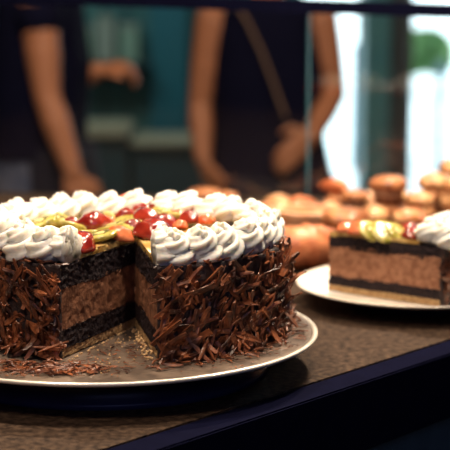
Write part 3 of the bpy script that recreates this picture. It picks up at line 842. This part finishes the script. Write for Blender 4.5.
def person_side(t):
    Y = t.location.y
    P_ = lambda px, py, dy=0: at(px, py, Y + dy)
    cx = P_(36, 100).x
    zsh = P_(36, -5).z; hipz = FZ + .88; wz = FZ + 1.04
    W = Vector((.055, .13, 0))      # shoulder line runs nearly away from the camera
    def w(s): return Vector((.25, 1, 0)).normalized() * s
    fwd = Vector((1, -.25, 0)).normalized()
    bm = bmesh.new()
    torso_chain(bm, [((cx - .02, Y + .12, hipz - .08), w(.150), .110), ((cx - .02, Y + .12, hipz + .03), w(.155), .115), ((cx, Y + .12, wz), w(.13), .098), ((cx, Y + .12, wz + .2), w(.15), .115), ((cx, Y + .12, zsh - .02), w(.165), .095), ((cx, Y + .12, zsh + .045), w(.07), .06)])
    capsule_chain(bm, [(cx, Y + .12, zsh), (cx + .02, Y + .12, zsh + .12)], [.058, .052])
    hc = Vector((cx + .03, Y + .12, zsh + .225)); head(bm, hc, fwd)
    shN, elN, wrN = P_(38, 4, -.03), P_(47, 96, -.07), P_(73, 172, -.10)
    capsule_chain(bm, [shN, shN.lerp(elN, .5), elN, elN.lerp(wrN, .35), wrN], [.052, .049, .037, .040, .027])
    hand(bm, wrN, P_(82, 205, -.10) - wrN, Vector((-.3, .95, 0)), Vector((.95, .3, .1)), .3)
    shF, elF, wrF = P_(48, 14, .27), P_(66, 84, .20), P_(97, 71, .16)
    capsule_chain(bm, [shF, elF, elF.lerp(wrF, .35), wrF], [.050, .038, .038, .026])
    hand(bm, wrF, P_(125, 66, .16) - wrF, Vector((.15, .3, -.95)), Vector((.1, -.95, -.3)), .75, .95)
    for s in (-1, 1):
        o_ = w(s * .08); h = Vector((cx - .02, Y + .12, hipz - .05)) + o_; k = Vector((cx + .01, Y + .12, FZ + .48)) + o_; an = Vector((cx - .02, Y + .12, FZ + .09)) + o_
        capsule_chain(bm, [h, k, an], [.088, .056, .038]); capsule_chain(bm, [an + Vector((0, 0, -.05)), an + fwd * .15 + Vector((0, 0, -.06))], [.036, .030])
    remesh('body', bm, M['skin'], t, .008, 3)
    bm = bmesh.new()
    torso_chain(bm, [((cx - .015, Y + .12, FZ + 1.0), w(.168), .126), ((cx - .01, Y + .12, wz), w(.160), .122), ((cx, Y + .12, wz + .2), w(.165), .128), ((cx, Y + .12, zsh - .01), w(.168), .104), ((cx, Y + .12, zsh + .045), w(.08), .066)])
    capsule_chain(bm, [shN + Vector((0, .03, .0)), shN.lerp(elN, .16)], [.064, .062]); capsule_chain(bm, [shF, shF.lerp(elF, .45)], [.062, .058])
    remesh('t_shirt', bm, M['tee'], t, .01, 3)
    bm = bmesh.new()
    for s in (-1, 1):
        o_ = w(s * .08)
        capsule_chain(bm, [Vector((cx - .02, Y + .12, hipz - .03)) + o_, Vector((cx + .01, Y + .12, FZ + .48)) + o_, Vector((cx - .02, Y + .12, FZ + .10)) + o_], [.104, .070, .055])
    torso_chain(bm, [((cx - .02, Y + .12, FZ + .78), w(.170), .115), ((cx - .02, Y + .12, FZ + .90), w(.172), .124), ((cx - .012, Y + .12, FZ + 1.03), w(.150), .112)])
    remesh('jeans', bm, M['denim'], t, .011, 3)
    bm = bmesh.new(); torso_chain(bm, [((cx + .055, Y + .12, FZ + .62), w(.178), .100), ((cx + .05, Y + .12, FZ + .90), w(.180), .094), ((cx + .045, Y + .12, FZ + 1.03), w(.165), .088)]); remesh('waist_apron', bm, M['apron'], t, .01, 3)
    for s in (-1, 1):
        o_ = w(s * .08) + Vector((cx - .02, Y + .12, FZ + .045))
        bm = bmesh.new(); capsule_chain(bm, [o_ - fwd * .03, o_ + fwd * .06, o_ + fwd * .17 - Vector((0, 0, .007))], [.044, .044, .036]); remesh('shoe', bm, M['shoe'], t, .009, 2)
    bm = bmesh.new(); blob(bm, hc - fwd * .022 + Vector((0, 0, .04)), (.090, .088, .088), 20)
    remesh('hair', bm, M['hair'], t, .009, 2)
    eyes(t, hc, fwd)
p1 = at(36, 100, 2.75)
person('person', 'person in a black t-shirt and jeans seen side on with one forearm raised', (p1.x, 2.75), person_side)

# =================================================================== ROOM
WY = 7.0; X0, X1 = -3.2, 4.2; YB = -3.0; ZC = 1.75
def wx(px): return at(px, 100, WY).x
def wz_(py): return at(225, py, WY).z
struct('floor', nbox(X0 - .1, X1 + .1, YB - .1, WY + .2, FZ - .1, FZ), M['floor'])
struct('ceiling', nbox(X0 - .1, X1 + .1, YB - .1, WY + .2, ZC, ZC + .1), M['ceil'])
struct('wall_left', nbox(X0 - .1, X0, YB, WY, FZ, ZC), M['sidewall'])
struct('wall_right', nbox(X1, X1 + .1, YB, WY, FZ, ZC), M['sidewall'])
struct('wall_front', nbox(X0, X1, YB - .1, YB, FZ, ZC), M['sidewall'])
w1a, w1b, w2a = wx(300), wx(361), wx(405); w2b = w2a + 1.6; zlo = wz_(205); zhi = 1.45
bm = bmesh.new()
box(bm, X0, w1a, WY, WY + .15, FZ, ZC); box(bm, w1a, w1b, WY, WY + .15, FZ, zlo); box(bm, w1a, w1b, WY, WY + .15, zhi, ZC)
box(bm, w2a, w2b, WY, WY + .15, FZ, zlo); box(bm, w2a, w2b, WY, WY + .15, zhi, ZC); box(bm, w2b, X1, WY, WY + .15, FZ, ZC)
box(bm, w1b, w2a, WY + .02, WY + .15, FZ, ZC)
struct('wall_back', bm, M['wall'])
for k, (a_, b_) in enumerate(((w1a, w1b), (w2a, w2b))):
    bm = bmesh.new(); t_ = .03
    box(bm, a_, b_, WY + .05, WY + .09, zlo, zlo + t_); box(bm, a_, b_, WY + .05, WY + .09, zhi - t_, zhi); box(bm, a_, a_ + .015, WY + .05, WY + .09, zlo + t_, zhi - t_); box(bm, b_ - .015, b_, WY + .05, WY + .09, zlo + t_, zhi - t_)
    w_ = struct('window_%d' % (k + 1), bm, M['post'])
    obj('window_pane', nbox(a_ + .015, b_ - .015, WY + .068, WY + .072, zlo + t_, zhi - t_), M['winglass'], w_, smooth=False)
struct('trim_1', nbox(w1b - .01, wx(384), WY - .28, WY + .0, FZ, ZC), M['column'])
struct('trim_2', nbox(wx(384), w2a + .012, WY - .22, WY + .0, FZ, ZC), M['column2'])
struct('trim_3', nbox(wx(152), wx(188), WY - .10, WY, FZ, ZC), M['teal'])
for k, px in enumerate((104, 126, 206, 232)):
    struct('trim_%d' % (4 + k), nbox(wx(px), wx(px + 3), WY - .03, WY, FZ, ZC), M['cabinet'])

# back counter with beige top
cy = 6.0
ct = thing('back_counter', 'dark cabinet with a beige worktop against the teal wall between the two people', 'counter', (at(110, 130, cy).x, cy + .25, FZ))
def rel(o, r): 
    for q in o.data.vertices: q.co -= r.location
    return o
zt_ = at(110, 128, cy).z
rel(obj('worktop', nbox(at(70, 130, cy).x, at(128, 130, cy).x, cy, cy + .5, zt_ - .045, zt_, bev=.004), M['beige'], ct, smooth=False), ct)
rel(obj('cabinet_body', nbox(at(72, 130, cy).x, at(127, 130, cy).x, cy + .03, cy + .5, FZ, zt_ - .046), M['cabinet'], ct, smooth=False), ct)
zt2 = at(110, 142, cy).z
ct2 = thing('side_table', 'dark low cabinet with a thin beige top beside the back counter', 'table', (at(165, 130, cy).x, cy + .25, FZ))
rel(obj('table_top', nbox(at(130, 130, cy).x, at(205, 130, cy).x, cy, cy + .5, zt2 - .02, zt2, bev=.004), M['beige'], ct2, smooth=False), ct2)
rel(obj('cabinet_body', nbox(at(132, 130, cy).x, at(203, 130, cy).x, cy + .03, cy + .5, FZ, zt2 - .021), M['cabinet'], ct2, smooth=False), ct2)
# wall shelf with boxes
sy = 6.72
zsf = at(110, 62, sy).z
shf = thing('wall_shelf', 'long dark shelf on the teal wall holding pale boxes', 'shelf', (at(110, 62, sy).x, sy, zsf))
rel(obj('shelf_board', nbox(at(64, 62, sy).x, at(150, 62, sy).x, sy, WY, zsf - .025, zsf), M['cabinet'], shf, smooth=False), shf)
for k, (a_, b_, h, m, lb) in enumerate(((78, 92, .16, 'sage', 'sage green storage box at the left end of the wall shelf'), (96, 114, .21, 'greyc', 'tall pale grey storage box in the middle of the wall shelf'), (119, 138, .17, 'sage', 'wide sage green storage box at the right end of the wall shelf'))):
    xa, xb = at(a_, 62, sy).x, at(b_, 62, sy).x
    t = thing('storage_box', lb, 'box', ((xa + xb) / 2, sy + .12, zsf))
    hw = (xb - xa) / 2
    obj('box_body', nbox(-hw, hw, -.09, .09, 0.0005, h, bev=.004), M[m], t, smooth=False)
    obj('lid', nbox(-hw - .004, hw + .004, -.094, .094, h, h + .025, bev=.004), M['greyc'], t, smooth=False)

# outside
struct('ground_outside', nbox(-6, 14, WY + .16, 26, FZ - .12, FZ - .02), M['pave'])
def shrub(loc, r, label):
    t = thing('shrub', label, 'shrub', loc); bm = bmesh.new(); rnd = random.Random(4)
    for i in range(900):
        th = rnd.uniform(0, 6.28); ph = math.acos(rnd.uniform(-1, 1)); rr = r * rnd.uniform(.55, 1) ** .5
        c = Vector((rr * math.sin(ph) * math.cos(th), rr * math.sin(ph) * math.sin(th), 0.88 + rr * 1.1 * math.cos(ph)))
        q = bmesh.ops.create_grid(bm, x_segments=1, y_segments=1, size=.5)['verts']
        bmesh.ops.transform(bm, matrix=Matrix.Translation(c) @ Euler((rnd.uniform(0, 3), rnd.uniform(0, 3), rnd.uniform(0, 3))).to_matrix().to_4x4() @ Matrix.Diagonal((.09, .16, 1, 1)), verts=q)
    obj('foliage', bm, M['leaf'], t, smooth=False)
    v, f = [], []; sweep(v, f, [Vector((0, 0, 0)), Vector((0.01, 0, .6)), Vector((0, 0, .85))], [.03, .02, .012], n=10); obj('trunk', (v, f), M['post'], t)
p = at(427, 60, 12); shrub((p.x, 12, FZ - .02), .17, 'round green garden shrub seen through the right window')
p = at(356, 95, 13); 
t = thing('bollard', 'slate grey post outside the right window', 'post', (at(440, 120, 10).x, 10, FZ - .02))
obj('shaft', lathe([(0, 0), (.035, 0), (.03, .86), (.0, .86)], 20), M['post'], t); obj('cap', lathe([(0, .86), (.04, .86), (.036, .9), (0, .93)], 20), M['post'], t)
t = thing('bollard', 'slate grey post outside the left window', 'post', (at(357, 90, 11).x, 11, FZ - .02))
obj('shaft', lathe([(0, 0), (.045, 0), (.04, .95), (.0, .95)], 20), M['post'], t); obj('cap', lathe([(0, .95), (.05, .95), (.045, 1.0), (0, 1.03)], 20), M['post'], t)
t = thing('parasol', 'white garden parasol outside the right window', 'parasol', (at(425, 85, 11).x, 11, FZ - .02))
zz = at(425, 98, 11).z - (FZ - .02)
obj('canopy', lathe([(0, zz + .20), (.08, zz + .18), (.24, zz + .06), (.26, zz), (.25, zz), (.0, zz + .17)], 8), M['render'], t, smooth=False)
obj('pole', lathe([(0, 0), (.02, 0), (.02, zz + .15), (0, zz + .15)], 12), M['render'], t)
obj('base', lathe([(0, 0), (.15, 0), (.14, .05), (0, .06)], 20), M['render'], t)

# =================================================================== LIGHTS
def area(name, loc, target, size, power, col, sy_=None):
    l = bpy.data.lights.new(name, 'AREA'); l.energy = power; l.color = col; l.size = size
    if sy_: l.shape = 'RECTANGLE'; l.size_y = sy_
    o = bpy.data.objects.new(name, l); C.objects.link(o); o.location = loc
    o.rotation_euler = (Vector(target) - Vector(loc)).to_track_quat('-Z', 'Y').to_euler()
    return o
WARM = (1.0, .80, .60)
for k, (x, y, p_) in enumerate(((-.20, -.06, 7.4), (.20, -.20, 7.0), (.42, .22, 5.2))):
    area('display_lamp', (x, y + .07, .95), (x + .04, y + .07, 0), .075, p_, WARM)
area('display_lamp', (.40, .70, 1.0), (.30, .72, 0), .12, 25, WARM)
area('front_fill', (-.35, -.80, .95), (0, 0, .06), .22, 6.0, (1.0, .78, .58))  # added soft fill from front left for cream and cut face, no fixture
area('room_fill', (-.6, 1.6, 1.6), (-.6, 3.0, -.2), .6, 18, (1.0, .74, .52))  # added warm fill on the side-on person, no real ceiling lamp
area('room_fill', (1.1, 1.6, 1.6), (.5, 3.1, -.2), .6, 15, (1.0, .72, .5))  # added warm fill on the person facing the counter
area('room_fill', (-.8, 5.4, 1.7), (-.8, 6.6, 0), 1.2, 42, (.75, 1.0, .95))  # added greenish fill that brightens the teal back wall
area('ambient_fill', (0.5, -2.2, 1.7), (0.5, .5, 0), 2.0, 14, (.38, .42, .85))  # added blue fill behind the camera, lifts the darks towards navy
wd = bpy.data.worlds.new('sky'); sc.world = wd; wd.use_nodes = True
wd.node_tree.nodes['Background'].inputs[0].default_value = (.78, .94, 1.0, 1); wd.node_tree.nodes['Background'].inputs[1].default_value = 3.6
